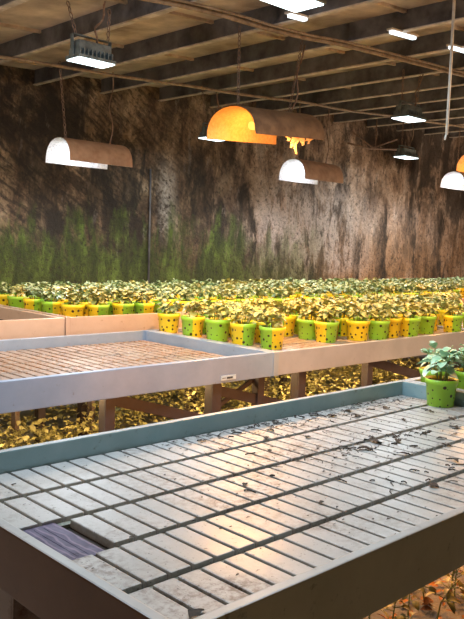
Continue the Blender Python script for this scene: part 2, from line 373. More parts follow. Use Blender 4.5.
# ------------------------------------------------------------------ benches
def bench(label, x0, x1, y0, y1, ztop, legs, fmat, smat, rows, step=.0625, gap=.0085, skip=None, depth=.135, inner=.06, braces=(), fw_=.035, railx=None, bars=True):
    t = thing('grow_bench', label, 'bench', ((x0+x1)/2, (y0+y1)/2, 0))
    X, Y = (x0+x1)/2, (y0+y1)/2
    P = lambda a, b_, c, d, e, f, bev=0: None
    zt = ztop
    for (a, b_, c, d) in ((x0, x1, y0, y0+fw_), (x0, x1, y1-fw_, y1), (x0, x0+fw_, y0+fw_, y1-fw_), (x1-fw_, x1, y0+fw_, y1-fw_)):
        bm = bmesh.new(); box(bm, a-X, b_-X, c-Y, d-Y, zt-depth, zt, .004)
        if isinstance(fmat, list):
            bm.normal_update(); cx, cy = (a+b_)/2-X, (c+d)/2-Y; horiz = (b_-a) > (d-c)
            for f in bm.faces:  # each side's colour imitates how light falls on it
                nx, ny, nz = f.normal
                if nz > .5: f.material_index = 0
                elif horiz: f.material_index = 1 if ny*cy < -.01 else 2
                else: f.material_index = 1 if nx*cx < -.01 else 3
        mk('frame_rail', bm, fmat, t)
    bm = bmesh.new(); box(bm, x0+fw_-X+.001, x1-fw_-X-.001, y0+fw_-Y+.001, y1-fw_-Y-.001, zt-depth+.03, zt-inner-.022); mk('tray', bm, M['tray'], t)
    ax, bx_ = x0+fw_+.006, x1-fw_-.006
    if bars:
        for ri, (ya, yb) in enumerate(rows):
            bm = bmesh.new(); n = int((bx_-ax)/step)
            for i in range(n+1):
                xa = ax + i*step; xb = min(xa + step - gap, bx_)
                if xb - xa < .015: continue
                if skip and skip(ri, xa, xb): continue
                box(bm, xa-X, xb-X, ya-Y, yb-Y, zt-inner-.021, zt-inner, .0035)
            mk('slat_panel', bm, smat, t)
        for ri in range(len(rows)-1):
            bm = bmesh.new(); xs = railx(ri) if railx else ax
            box(bm, xs-X, bx_-X, rows[ri][1]-Y+.001, rows[ri+1][0]-Y-.001, zt-inner-.021, zt-inner-.012, 0); mk('channel_strip', bm, M['rail'], t)
    for (lx, ly, w) in legs:
        bm = bmesh.new()
        # angle-iron leg: two plates meeting in an L
        s = 1 if ly < Y else -1
        box(bm, lx-X-w/2, lx-X+w/2, ly-Y-.004, ly-Y+.004, 0, zt-depth+.02, .0015)
        box(bm, lx-X-w/2, lx-X-w/2+.008, ly-Y+.004*s if s > 0 else ly-Y-w*.9, ly-Y+w*.9 if s > 0 else ly-Y-.004, 0, zt-depth+.02, .0015)
        mk('leg', bm, M['leg_shaded' if ly < Y and lx > 1 else 'leg'], t)
    for a, b_, w, h in braces:
        bm = bmesh.new(); beam(bm, (a[0]-X, a[1]-Y, a[2]), (b_[0]-X, b_[1]-Y, b_[2]), w, h, bev=.003); mk('brace', bm, M['leg_shaded'], t)
    return t
rows1 = [(.876,1.105),(1.125,1.300),(1.320,1.500),(1.520,1.706),(1.726,1.911)]
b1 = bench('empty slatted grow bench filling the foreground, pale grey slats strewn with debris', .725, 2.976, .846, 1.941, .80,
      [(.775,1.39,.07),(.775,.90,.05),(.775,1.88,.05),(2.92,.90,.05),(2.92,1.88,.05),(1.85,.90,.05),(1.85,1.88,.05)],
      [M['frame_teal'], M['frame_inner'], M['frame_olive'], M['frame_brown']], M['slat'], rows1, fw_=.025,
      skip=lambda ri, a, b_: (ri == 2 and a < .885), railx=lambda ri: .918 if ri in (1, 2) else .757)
bm = bmesh.new(); box(bm, -.080, .080, -.108, .108, -.007, .007, .003)
for k in range(5): box(bm, -.055+.024*k, -.052+.024*k, -.09, .09, .006, .0078)
o = mk('cover_plate', bm, M['slate']); o.location = (.834, 1.411, .80-.0735)
tag(o, 'wet purple-grey cover plate lying where slats are missing at the near bench corner', 'plate')
def rowsfor(y0, y1, n=5):
    a, b_ = y0+.038, y1-.038; h = (b_-a)/n
    return [(a+h*i+.004, a+h*(i+1)-.012) for i in range(n)]
Y2a, Y2b = 2.86, 4.04
b2 = bench('long empty bench behind the foreground one, wet rust-stained slats and grey front rail', .90, 3.117, Y2a, Y2b, .80,
      [(2.03,2.90,.055),(2.71,2.90,.065),(1.35,2.90,.055),(2.13,3.99,.05),(2.65,3.99,.05),(1.3,3.99,.05),(3.07,2.92,.05)],
      M['frame_cool_lit'], M['slat_rust'], rowsfor(Y2a, Y2b), gap=.015,
      braces=[((2.04,2.93,.65),(2.70,2.93,.45),.02,.055),((2.73,2.94,.615),(3.30,2.94,.46),.02,.055),((2.72,2.96,.49),(3.10,2.96,.66),.016,.028)])
bench('middle bench crowded with spotted pots, right of the empty rust-stained bench', 3.123, 5.40, Y2a, Y2b, .80,
      [(3.40,2.90,.065),(4.08,2.90,.055),(5.0,2.90,.055),(3.45,3.99,.05),(4.26,3.99,.05),(4.91,3.99,.05)],
      M['frame_lilac'], M['slat_rust'], rowsfor(Y2a, Y2b), inner=.012, braces=[((4.10,2.93,.66),(4.85,2.93,.47),.02,.06)])
bench('potted bench at the right picture edge, beyond the crowded middle bench', 5.406, 7.66, Y2a, Y2b, .80,
      [(5.5,2.90,.055),(6.5,2.9,.055),(7.5,2.9,.055),(5.6,3.99,.05),(7.2,3.99,.05)],
      M['frame_lilac'], M['slat_rust'], rowsfor(Y2a, Y2b), inner=.012)
Y3a, Y3b = 4.11, 5.36
b4 = bench('empty raised bench in the back row at the left picture edge, dark inside', .26, 2.525, Y3a, Y3b, .90,
      [(.4,4.16,.05),(1.4,4.16,.05),(2.4,4.16,.05),(.4,5.3,.05),(2.4,5.3,.05)], M['frame_warm_lit'], M['slat_rust'], rowsfor(Y3a, Y3b), bars=False)
names3 = ['back row bench with salmon-lit front rail, its left edge lined with spotted pots',
          'second potted bench of the back row, behind the crowded middle bench',
          'third potted bench of the back row, toward the far right of the room',
          'farthest potted bench of the back row, at the right picture edge']
for i in range(4):
    x0 = 2.56 + 2.275*i
    bb = bench(names3[i], x0, x0+2.265, Y3a, Y3b, .90, [(x0+.15,4.16,.05),(x0+1.1,4.16,.05),(x0+2.1,4.16,.05),(x0+.15,5.3,.05),(x0+2.1,5.3,.05)],
          M['frame_warm_lit'], M['slat_rust'], rowsfor(Y3a, Y3b))
bm = bmesh.new(); box(bm, -.014, .014, -.006, 0, -.068, .068, .002)
o = mk('joint_bracket', bm, M['frame_warm_lit'], b4); o.location = Vector((2.5425, Y3a-.001, .835)) - b4.location
bm = bmesh.new(); box(bm, -.02, .02, -.006, 0, -.0675, .0675, .002)
o = mk('joint_bracket', bm, M['frame'], b2); o.location = Vector((3.12, Y2a-.0005, .7325)) - b2.location
bench('neighbouring bench past the right end of the foreground bench, holding two spotted pots', 2.984, 5.2, .846, 1.941, .80,
      [(3.05,.90,.05),(3.05,1.88,.05),(5.1,.90,.05),(5.1,1.88,.05)], M['frame'], M['slat'], rows1)
# little printed tag on the grey front rail
bm = bmesh.new(); box(bm, -.055, .055, -.003, 0, -.013, .013, .001); o = mk('rail_tag', bm, M['tag'], b2); o.location = Vector((2.753, Y2a-.0005, .692)) - b2.location
o['label'] = 'small pale blue printed tag'
bm = bmesh.new(); box(bm, -.012, .030, -.0038, -.003, -.006, .0045); box(bm, -.045, -.02, -.0038, -.003, -.002, .001); mk('print', bm, M['tag_dark'], o)

# ------------------------------------------------------------------ pots and plants
def pot_mesh():
    bm = bmesh.new(); uvl = bm.loops.layers.uv.new('UVMap'); n = 36
    prof = [(.050,0,.0),(.0515,.002,.02),(.0595,.086,.80),(.0635,.088,.83),(.0655,.108,1.0),(.0625,.108,1.0),(.060,.088,.83),(.058,.080,.8)]
    rings = [[bm.verts.new((r*math.cos(2*PI*k/n), r*math.sin(2*PI*k/n), z)) for k in range(n)] for r, z, v in prof]
    for i in range(len(prof)-1):
        for k in range(n):
            f = bm.faces.new((rings[i][k], rings[i][(k+1)%n], rings[i+1][(k+1)%n], rings[i+1][k])); f.smooth = True
            for l, (u, v) in zip(f.loops, ((k/n, prof[i][2]), ((k+1)/n, prof[i][2]), ((k+1)/n, prof[i+1][2]), (k/n, prof[i+1][2]))): l[uvl].uv = (u, v)
    f = bm.faces.new(rings[0][::-1])
    for l in f.loops: l[uvl].uv = (.1, .9)
    me = bpy.data.meshes.new('pot'); bm.to_mesh(me); bm.free(); me.materials.append(M['pot']); return me
def leaf(bm, base, direc, L, W, rnd, droop=.35, cup=.18):
    d = Vector(direc).normalized(); s = d.cross(Vector((0,0,1)))
    if s.length < .1: s = Vector((1,0,0))
    s.normalize(); nrm = s.cross(d)
    tw = rnd.uniform(-.5, .5); s = (s*math.cos(tw) + nrm*math.sin(tw)).normalized(); nrm = s.cross(d)
    base = Vector(base); rows = []
    for t, w in ((0,.12),(.28,.8),(.6,1.0),(.86,.62),(1,.1)):
        c = base + d*L*t - Vector((0,0,1))*droop*L*t*t
        rows.append((bm.verts.new(c - s*W*w/2 + nrm*cup*W*w), bm.verts.new(c), bm.verts.new(c + s*W*w/2 + nrm*cup*W*w)))
    for A, B in zip(rows, rows[1:]):
        for k in (0, 1):
            f = bm.faces.new((A[k], A[k+1], B[k+1], B[k])); f.smooth = True
def plant_meshes(seed, n, Rr, H, L, mat):
    rnd = random.Random(seed); bm = bmesh.new(); sm = bmesh.new()
    ns = 5 if n < 26 else 7
    for k in range(ns):
        a = k*2*PI/ns + rnd.uniform(-.4, .4); lean = rnd.uniform(.15, 1.0)
        tip = Vector((math.cos(a)*Rr*.62*lean, math.sin(a)*Rr*.62*lean, H*rnd.uniform(.55, .92)))
        b0 = Vector((math.cos(a)*.018, math.sin(a)*.018, 0)); pts = [b0, b0.lerp(tip, .5) + Vector((0,0,H*.08)), tip]
        tube(sm, pts, .0028, 5, .0016)
        m_ = n//ns
        for j in range(m_):
            p = pts[1].lerp(tip, rnd.uniform(-.55, 1)); ph = a + rnd.uniform(-1.9, 1.9) if j else rnd.uniform(0, 6)
            el = rnd.uniform(-.15, .75) if j < m_-2 else rnd.uniform(.4, 1.1)
            ll = L*rnd.uniform(.65, 1.15)
            leaf(bm, p, (math.cos(ph)*math.cos(el), math.sin(ph)*math.cos(el), math.sin(el)), ll, ll*rnd.uniform(.62, .85), rnd, rnd.uniform(.2, .6))
    out = []
    for nm, b_, mm in (('foliage', bm, mat), ('stems', sm, M['stem'])):
        me = bpy.data.meshes.new(nm); b_.to_mesh(me); b_.free(); me.materials.append(mm)
        for p in me.polygons: p.use_smooth = True
        out.append(me)
    return out
POT = pot_mesh()
sb = bmesh.new(); rnd = random.Random(3)
vc = sb.verts.new((0,0,.004)); rr = [[sb.verts.new((r*math.cos(2*PI*k/18), r*math.sin(2*PI*k/18), rnd.uniform(-.003,.004))) for k in range(18)] for r in (.025,.045,.061)]
for k in range(18):
    sb.faces.new((vc, rr[0][k], rr[0][(k+1)%18]))
    for A, B in zip(rr, rr[1:]): sb.faces.new((A[k], B[k], B[(k+1)%18], A[(k+1)%18]))
SOIL = bpy.data.meshes.new('soil'); sb.to_mesh(SOIL); sb.free(); SOIL.materials.append(M['soil'])
PL = [plant_meshes(10+i, 63, .125, .105, .045, M['leaf']) for i in range(6)]
PLG, PLP = [], []
for f_, s_ in PL:
    for L_, mm in ((PLG, M['leaf_warm_lit']), (PLP, M['leaf_cold_lit'])):
        g_ = f_.copy(); g_.materials[0] = mm; L_.append((g_, s_))
def ob(name, me, parent, loc=(0,0,0), rz=0, s=1):
    o = bpy.data.objects.new(name, me); COL.objects.link(o); o.parent = parent; o.location = loc; o.rotation_euler.z = rz; o.scale = (s,)*3; return o
def make_pot(meshes, label, group, loc, potrot, s=1.0, prot=0, ps=1.0):
    t = thing('potted_seedling', label, 'potted plant', loc, group)
    t.scale = (s,)*3
    ob('pot', POT, t, (0,0,0), potrot); ob('soil', SOIL, t, (0,0,.097))
    ob('foliage', meshes[0], t, (0,0,.092), prot, ps); ob('stems', meshes[1], t, (0,0,.092), prot, ps)
    return t
proto = make_pot(PL[0], '', None, (0,0,-5), 0)
PROTO = list(proto.children)
def copy_pot(v, label, group, loc, potrot, s, prot, ps):
    rr_ = random.Random(hash((round(loc[0], 3), round(loc[1], 3)))).random()
    PS = (PLG if rr_ < .75 else PL) if loc[1] < 4.1 else (PLP if rr_ < .55 else (PL if rr_ < .85 else PLG))
    c = proto.copy(); COL.objects.link(c); c.location = loc; c.scale = (s,)*3; c['label'] = label; c['group'] = group
    for ch in PROTO:
        d = ch.copy(); COL.objects.link(d); d.parent = c
        if d.data.name.startswith('pot') or ch.name.startswith('pot'): d.rotation_euler.z = potrot
        if ch.name.startswith('foliage'): d.data = PS[v][0]; d.rotation_euler.z = prot; d.scale = (ps,)*3
        if ch.name.startswith('stems'): d.data = PS[v][1]; d.rotation_euler.z = prot; d.scale = (ps,)*3
    return c
# pot wall: u .0-.5 (angles 0..180) yellow, the rest green.  The camera sees the side at angle ~ view + 180.
def face_rot(kind, x, y):
    a = math.atan2(-y, -x)                       # direction from pot to camera
    mid = {'yellow': PI/2, 'green': 1.5*PI, 'yellow and green': PI, 'green and yellow': 0}[kind]
    return a - mid
kinds = ['yellow', 'green', 'yellow and green', 'green and yellow']
rp = random.Random(21)
def seen(x, y): return x/max(y, .1) < (1.76 if y < 4.1 else 1.72 + .22*max(0, (y-4.2))) and x/max(y, .1) > .40
# middle bench
mid = {}
front = [(3.275,3.04,'green and yellow'),(3.83,3.08,'yellow and green'),(4.10,3.03,'yellow'),(4.275,2.99,'green'),(4.45,3.02,'green and yellow'),(4.64,2.985,'yellow and green'),(4.91,3.02,'green'),(5.12,3.12,'yellow'),(5.205,2.965,'yellow and green'),(5.56,3.0,'green')]
leftcol = [(3.235,3.245,'yellow and green'),(3.225,3.46,'green'),(3.225,3.70,'green and yellow'),(3.225,3.945,'yellow')]
spots = []
for i, (x, y, k) in enumerate(front): spots.append((x, y, k, '%s spotted pot of seedlings, %s from left in the middle bench front row' % (k, ordn(i+1)), 'front row pots on the middle bench'))
for i, (x, y, k) in enumerate(leftcol): spots.append((x, y, k, '%s spotted pot, %s behind the corner pot along middle bench left edge' % (k, ordn(i+1)), 'left edge pots on the middle bench'))
taken = [(a, b_) for a, b_, *_ in spots]
for r, y in enumerate((3.23, 3.42, 3.61, 3.78)):
    n = 0
    for i in range(20):
        x = 3.44 + .195*i + rp.uniform(-.02, .02); yy = y + rp.uniform(-.02, .02)
        if r == 0 and i in (1,): x -= .02
        if 5.31 < x < 5.50: x += .12 if x > 5.40 else -.10
        if not seen(x, yy): continue
        if min((x-a)**2 + (yy-b_)**2 for a, b_ in taken) < .16**2: continue
        if r == 0 and 3.5 < x < 3.75: continue
        n += 1; k = rp.choice(kinds)
        w = ('second', 'third', 'fourth', 'rear')[r]; lab = '%s spotted seedling pot, %s from left in the middle benches %s row' % (k, ordn(n), w); grp = '%s row pots on the middle benches' % w
        spots.append((x, yy, k, lab, grp))
for (x, y, k, lab, grp) in spots:
    copy_pot(rp.randrange(6), lab, grp, (x, y, .788), face_rot(k, x, y), rp.uniform(1.20, 1.28), rp.uniform(0, 6.28), rp.uniform(.92, 1.04))
# back row benches: five rows deep
LC = [(2.69,4.285),(2.685,4.53),(2.68,4.77),(2.68,5.0),(2.675,5.21)]
for r, y in enumerate((4.25, 4.45, 4.65, 4.85, 5.05, 5.24)):
    n = 0
    w = ('front', 'second', 'third', 'fourth', 'fifth', 'rearmost')[r]
    for i in range(40):
        x = 2.855 + .196*i + (rp.uniform(-.02, .02) if i else 0)
        fx = (x - 2.56) % 2.275
        if fx < .12: x += .12 - fx
        elif fx > 2.15: x -= fx - 2.15
        yy = y + rp.uniform(-.015, .015)
        if not seen(x, yy): continue
        n += 1; k = rp.choice(kinds)
        lab = '%s spotted seedling pot, %s from left in the %s row of back benches' % (k, ordn(n), w)
        copy_pot(rp.randrange(6), lab, '%s row pots on the back benches' % w, (x, yy, .84), face_rot(k, x, y), rp.uniform(1.14, 1.22), rp.uniform(0, 6.28), rp.uniform(.88, 1.0))
for i, (x, y) in enumerate(LC):
    k = ['yellow', 'green and yellow', 'yellow and green', 'green', 'yellow'][i]
    copy_pot(rp.randrange(6), '%s spotted seedling pot lining the back bench left edge, %s from the front' % (k, ordn(i+1)), 'left edge pots on the back bench', (x, y, .84), face_rot(k, x, y), 1.18, rp.uniform(0, 6.28), .92)
# remove the prototype
for ch in list(proto.children): bpy.data.objects.remove(ch)
bpy.data.objects.remove(proto)
# pots at the right end of the foreground bench
NP = [plant_meshes(77+i, 44, .125, .135, .054, M['leaf_cool']) for i in range(3)]
make_pot(NP[0], 'bright green spotted pot of seedlings standing on the foreground bench far corner', None, (2.884, 1.678, .74), face_rot('green', 2.88, 1.70), 1.08, .6, 1.05)
make_pot(NP[1], 'green spotted seedling pot half hidden behind the foreground bench corner pot', None, (3.085, 1.832, .74), face_rot('green', 3.15, 1.86), 1.08, 2.0, 1.0)
make_pot(NP[2], 'green spotted seedling pot right of the foreground corner pot, cut by the picture edge', None, (3.19, 1.72, .74), face_rot('green', 3.2, 1.66), 1.08, 4.0, 1.0)

# ------------------------------------------------------------------ dead leaves and dirt on the slats
rl = random.Random(5)
def dead_leaf(x, y, z, s, i, label, grp):
    bm = bmesh.new(); r_ = random.Random(i*13+1); n = 7; rows = []
    cx = 0; ang = 0
    for k in range(n):
        t = k/(n-1); w = math.sin(PI*min(max(t, .06), .94))*.28*(1+r_.uniform(-.35, .35)); ang += r_.uniform(-.5, .5)
        c = Vector((t-.5, .18*math.sin(ang+t*3), .06*math.sin(t*PI)*r_.uniform(.4, 1.6)))
        rows.append([bm.verts.new((c + Vector((0, -w, .10*r_.random()+.02)))*s), bm.verts.new(c*s), bm.verts.new((c + Vector((0, w, .12*r_.random()+.02)))*s)])
    for A, B in zip(rows, rows[1:]):
        for k in (0, 1): bm.faces.new((A[k], A[k+1], B[k+1], B[k]))
    o = mk('dead_leaf', bm, M['dry'], None, True); o.location = (x, y, z+.002); o.rotation_euler.z = r_.uniform(0, 6.28)
    tag(o, label, 'leaf', grp)
big = [(.868,.955,.05),(1.86,1.73,.045),(2.27,1.87,.05),(2.32,1.82,.05),(2.12,1.48,.075),(2.02,1.44,.06),(2.2,1.44,.055),(1.87,1.09,.05),(2.14,1.19,.055),(2.72,1.63,.045),(1.95,1.80,.04),
       (2.4,1.76,.05),(2.45,1.84,.05),(2.5,1.6,.045),(1.98,1.66,.04),(1.75,1.62,.035),(2.08,1.33,.05),(2.3,1.3,.05),(2.36,1.36,.045),(1.5,1.2,.03),(1.66,1.84,.04),(2.62,1.77,.05),(2.68,1.5,.05),(2.55,1.42,.05),(1.45,1.42,.03),(2.05,1.86,.04),(2.56,1.88,.045)]
for i, (x, y, s) in enumerate(big):
    lab = 'curled dark dead leaf lying near the front corner of the foreground bench' if i == 0 else 'small curled dark dead leaf among the debris on the foreground slats'
    dead_leaf(x, y, .74, s*.85, i, lab, None if i == 0 else 'dead leaves on the foreground bench')
def specks(name, label, n, fn, z, s0, s1):
    bm = bmesh.new()
    for i in range(n):
        x, y = fn(); s = rl.uniform(s0, s1); a = rl.uniform(0, 6.28); k = rl.choice((3, 4, 5))
        vs = [bm.verts.new((x + math.cos(a+j*2*PI/k)*s*rl.uniform(.3, 1.3), y + math.sin(a+j*2*PI/k)*s*rl.uniform(.3, 1.3)*.45, z + rl.uniform(.0008, .004))) for j in range(k)]
        bm.faces.new(vs)
    tag(mk(name, bm, M['dry']), label, 'debris', None, 'stuff')
def f1():
    q = rl.random()
    if q < .33: return rl.uniform(1.5, 2.9), 1.9 - abs(rl.gauss(0, .06))
    if q < .6: return min(2.9, max(1.4, rl.gauss(2.15, .3))), min(1.9, max(.9, rl.gauss(1.45, .1)))
    if q < .72: return min(2.9, max(.8, rl.gauss(2.2, .3))), min(1.9, max(.9, rl.gauss(1.8, .08)))
    return rl.uniform(.77, 2.92), rl.uniform(.9, 1.9)
specks('slat_debris', 'fine dark plant debris scattered over the foreground bench slats', 950, f1, .741, .003, .011)
def f3():
    q = rl.random()
    if q < .35: return min(2.9, max(1.5, rl.gauss(2.12, .18))), min(1.9, max(.9, rl.gauss(1.47, .035)))
    if q < .6: return rl.uniform(1.7, 2.9), 1.9 - abs(rl.gauss(0, .05))
    if q < .75: return min(2.9, rl.gauss(2.45, .2)), min(1.9, rl.gauss(1.75, .05))
    if q < .85: return min(2.9, rl.gauss(1.95, .15)), max(.9, rl.gauss(1.12, .05))
    return rl.uniform(1.2, 2.9), rl.uniform(.9, 1.9)
bm = bmesh.new()
for i in range(150):
    x, y = f3(); a = rl.uniform(0, 6.28); L = rl.uniform(.012, .045); k = rl.uniform(-.7, .7); z = .742
    pts = [(min(2.935, x + L*(t/3-.5)*math.cos(a+k*t/3)), min(1.9, y + L*(t/3-.5)*math.sin(a+k*t/3)), z + .004*math.sin(PI*t/3)*rl.random()) for t in range(4)]
    tube(bm, pts, rl.uniform(.0009, .0024), 4)
tag(mk('stem_scraps', bm, M['dry']), 'stringy dark stem scraps tangled across the foreground bench slats', 'debris', None, 'stuff')
specks('slat_debris', 'dark crumbs and leaf bits scattered over the rust-stained bench slats', 260, lambda: (rl.uniform(.95, 3.05), rl.uniform(2.95, 3.98)), .741, .005, .018)
specks('slat_debris', 'dark soil crumbs spilled between the pots on the middle bench', 160, lambda: (rl.uniform(3.2, 5.3), rl.uniform(2.95, 3.98)), .741, .004, .014)

# ------------------------------------------------------------------ growth and litter on the ground
bm = bmesh.new(); rw = random.Random(31)
for c in range(2600):
    x = rw.uniform(1.3, 7.6); y = rw.uniform(2.9, 5.6)
    if x/y > 1.6 or x/y < .38: continue
    h = (.19 + .26*noise.noise(Vector((x*1.7, y*1.7, .3)))*.9 + .16*min(1, max(0, (y-2.9)/.7))) * rw.uniform(.85, 1.15) + .05
    for j in range(10):
        a = rw.uniform(0, 6.28); el = rw.uniform(-.2, 1.1); q = rw.uniform(.0, .11); b_ = rw.uniform(0, 6.28)
        L = rw.uniform(.024, .05)
        leaf(bm, (x+math.cos(b_)*q, y+math.sin(b_)*q, max(.02, h*rw.uniform(.55, 1.0))), (math.cos(a)*math.cos(el), math.sin(a)*math.cos(el), math.sin(el)), L, L*.62, rw, .4)
tag(mk('ground_weeds', bm, M['weed']), 'dense golden-green weeds covering the ground beneath the raised benches', 'weeds', None, 'stuff')
bm = bmesh.new()
for c in range(1500):
    x = rw.uniform(1.9, 4.6); y = rw.uniform(1.1, 2.9)
    a = rw.uniform(0, 6.28); el = rw.uniform(-.3, .5); L = rw.uniform(.02, .06)
    leaf(bm, (x, y, rw.uniform(.004, .035)), (math.cos(a)*math.cos(el), math.sin(a)*math.cos(el), abs(math.sin(el))*.6), L, L*rw.uniform(.3, .7), rw, .2)
tag(mk('leaf_litter', bm, M['litter']), 'rust-orange dry leaf litter on the ground under the foreground bench', 'litter', None, 'stuff')
seeds = [(2.30,1.58,.13),(2.27,1.46,.15),(2.49,1.41,.17),(2.65,1.43,.18),(2.28,1.38,.12),(2.59,1.52,.16),(2.42,1.49,.14),(2.13,1.51,.08),(2.75,1.50,.2),(2.80,1.38,.2),(2.66,1.62,.17),(2.95,1.6,.22)]
for i, (x, y, h) in enumerate(seeds):
    t = thing('weed_seedling', 'lanky yellow-green weed growing from the rusty litter under the foreground bench', 'weed', (x, y, 0), 'weeds under the foreground bench')
    sm = bmesh.new(); lm = bmesh.new(); r_ = random.Random(i+400)
    top = Vector((r_.uniform(-.06, .06), r_.uniform(-.06, .06), h)); tube(sm, [(0,0,0), (top.x*.2, top.y*.2, h*.5), top], .004, 6, .002)
    for j in range(9):
        tt = r_.uniform(.35, 1); p = Vector((top.x*tt*tt, top.y*tt*tt, h*tt)); a = j*2.4; el = r_.uniform(-.1, .7); L = r_.uniform(.03, .055)
        d = Vector((math.cos(a)*math.cos(el), math.sin(a)*math.cos(el), math.sin(el)))
        tube(sm, [p, p+d*.03], .0018, 4); leaf(lm, p+d*.028, d, L, L*.62, r_, .6)
    mk('stem', sm, M['stem'], t, True); mk('leaves', lm, M['weed'], t, True)
t = thing('weed_seedling', 'small bright green seedling on the grey ground left of the bench leg', 'weed', (1.22, 2.68, 0))
sm = bmesh.new(); lm = bmesh.new(); r_ = random.Random(9)
tube(sm, [(0,0,0), (.01,0,.08), (.0,.01,.14)], .004, 6)
for j in range(9):
    a = j*2.4; leaf(lm, (0,0,.05+.011*j), (math.cos(a), math.sin(a), .5), .08, .055, r_, .5)
mk('stem', sm, M['stem'], t, True); mk('leaves', lm, M['leaf_cool'], t, True)

# ------------------------------------------------------------------ lamps
def hood(label, c, L, W, H, mat, bulbmat, wires, tilt=0, scrap=False):
    t = thing('hood_lamp', label, 'lamp', c); t.rotation_euler.y = -tilt
    prof = []
    for k in range(15):
        a = PI*k/14; x = -math.cos(a); z = math.sin(a)
        prof.append((math.copysign(abs(x)**.95, x)*W/2, (z**.8)*H))
    def shell(s, th, flip):
        bm = bmesh.new(); rings = []
        for xx in (-L/2, -L/6, L/6, L/2): rings.append([bm.verts.new((xx, y*s, z*s)) for y, z in prof])
        for A, B in zip(rings, rings[1:]):
            for k in range(len(prof)-1):
                f = (A[k], A[k+1], B[k+1], B[k]); bm.faces.new(f if not flip else f[::-1])
        return bm
    o = mk('hood_shell', shell(1, 0, False), mat, t, True)
    s_ = mk('reflector', shell(.975, 0, True), M['reflector_sodium_tint' if bulbmat == M['bulb_orange'] else 'reflector'], t, True)
    bm = bmesh.new(); tube(bm, [(-L*.22, 0, H*.42), (-L*.2, 0, H*.42), (-L*.05, 0, H*.42), (L*.14, 0, H*.42), (L*.18, 0, H*.42)], .026, 12); bulb = mk('bulb', bm, bulbmat, None, True)
    bm = bmesh.new(); so_bm = bm; tube(bm, [(L*.18, 0, H*.42), (L*.30, 0, H*.42)], .022, 10); tube(bm, [(L*.30, 0, H*.42), (L*.34, 0, H*.6), (L*.34, 0, H*.93)], .008, 6); so = mk('socket', bm, M['cord'], t, True); bulb.parent = so
    if scrap:
        bm = bmesh.new(); r_ = random.Random(8)
        for x, w, d in ((-.02,.022,.035),(.035,.03,.075),(.075,.018,.11),(.125,.035,.06),(.17,.03,.03),(.215,.03,.045)):
            cols = []
            for q in range(5):
                f = q/4; ww = w*(1-.85*f**1.5)
                cx = x + .02*math.sin(f*3+x*40)
                cols.append([bm.verts.new((cx-ww+r_.uniform(-.006,.006), -W*.47+.02*f, .012-d*f)), bm.verts.new((cx+ww+r_.uniform(-.006,.006), -W*.47+.03*f*r_.random(), .012-d*f*r_.uniform(.85,1.1)))])
            for A, B in zip(cols, cols[1:]): bm.faces.new((A[0], A[1], B[1], B[0]))
        mk('torn_foil', bm, M['foil'], t)
    inv = Matrix.Rotation(tilt, 3, 'Y')
    for k, (lx, typ, topo) in enumerate(wires):
        bm = bmesh.new(); a = Vector((lx, 0, H*.99)); b_ = inv @ (Vector(topo) - Vector(c))
        if typ == 'chain': chain(bm, a, b_)
        else: tube(bm, wiggle(a, b_, .04, 12, k), .006, 6)
        mk('hanging_chain' if typ == 'chain' else 'cable', bm, M['wire'], t, typ != 'chain')
    return t
def plight(name, loc, e, col, r=.05):
    l = bpy.data.lights.new(name, 'POINT'); l.energy = e; l.color = col; l.shadow_soft_size = r
    o = bpy.data.objects.new(name, l); COL.objects.link(o); o.location = loc; return o
def alight(name, loc, e, col, sx, sy=None, target=None, spread=180):
    l = bpy.data.lights.new(name, 'AREA'); l.energy = e; l.color = col; l.shape = 'RECTANGLE'; l.size = sx; l.size_y = sy or sx; l.spread = R(spread)
    o = bpy.data.objects.new(name, l); COL.objects.link(o); o.location = loc
    if target: o.rotation_euler = (Vector(target)-Vector(loc)).to_track_quat('-Z', 'Y').to_euler()
    return o
WH, OR, CO = (.86,.93,1.0), (1.0,.46,.12), (.78,.92,1.0)
def cz(x): return ceil_z(x)
hood('white-lit brown half-round hood lamp hanging at the left above the back benches', (3.40,5.21,1.98), .58, .36, .185, M['hood'], M['bulb_white'],
     [(-.22,'chain',(3.11,5.2,cz(3.1)+.02)), (.19,'cable',(3.60,5.2,cz(3.6)))])
hood('large orange-lit hood lamp with torn foil hanging over the middle bench', (3.665,3.525,2.09), .66, .45, .19, M['hood_dark'], M['bulb_orange'],
     [(.22,'chain',(3.95,3.5,cz(3.95)+.02)), (.24,'cable',(3.98,3.5,cz(3.98))), (-.26,'chain',(3.36,3.5,cz(3.36)+.02))], .06, True)
hood('white-lit hood lamp behind and below the large orange one', (6.13,5.22,2.07), .62, .36, .21, M['hood'], M['bulb_white'],
     [(-.22,'chain',(5.9,5.22,cz(5.9)+.02)), (.22,'cable',(6.37,5.22,cz(6.37)))])
hood('white-lit hood lamp low at the right picture edge', (9.27,5.22,2.235), .64, .36, .20, M['hood'], M['bulb_white'],
     [(-.22,'chain',(9.05,5.22,cz(9.05)+.02)), (.22,'cable',(9.5,5.22,cz(9.5)))])
hood('orange-lit hood lamp at the right picture edge above the white one', (6.80,3.525,2.15), .66, .45, .19, M['hood_dark'], M['bulb_orange'],
     [(.22,'cable',(7.05,3.5,cz(7.05))), (-.26,'chain',(6.54,3.5,cz(6.54)+.02))])
def slight(name, loc, e, col, tgt=None, ang=165, r=.03):
    l = bpy.data.lights.new(name, 'SPOT'); l.energy = e; l.color = col; l.spot_size = R(ang); l.spot_blend = .5; l.shadow_soft_size = r
    o = bpy.data.objects.new(name, l); COL.objects.link(o); o.location = loc
    if tgt: o.rotation_euler = (Vector(tgt)-Vector(loc)).to_track_quat('-Z', 'Y').to_euler()
    return o
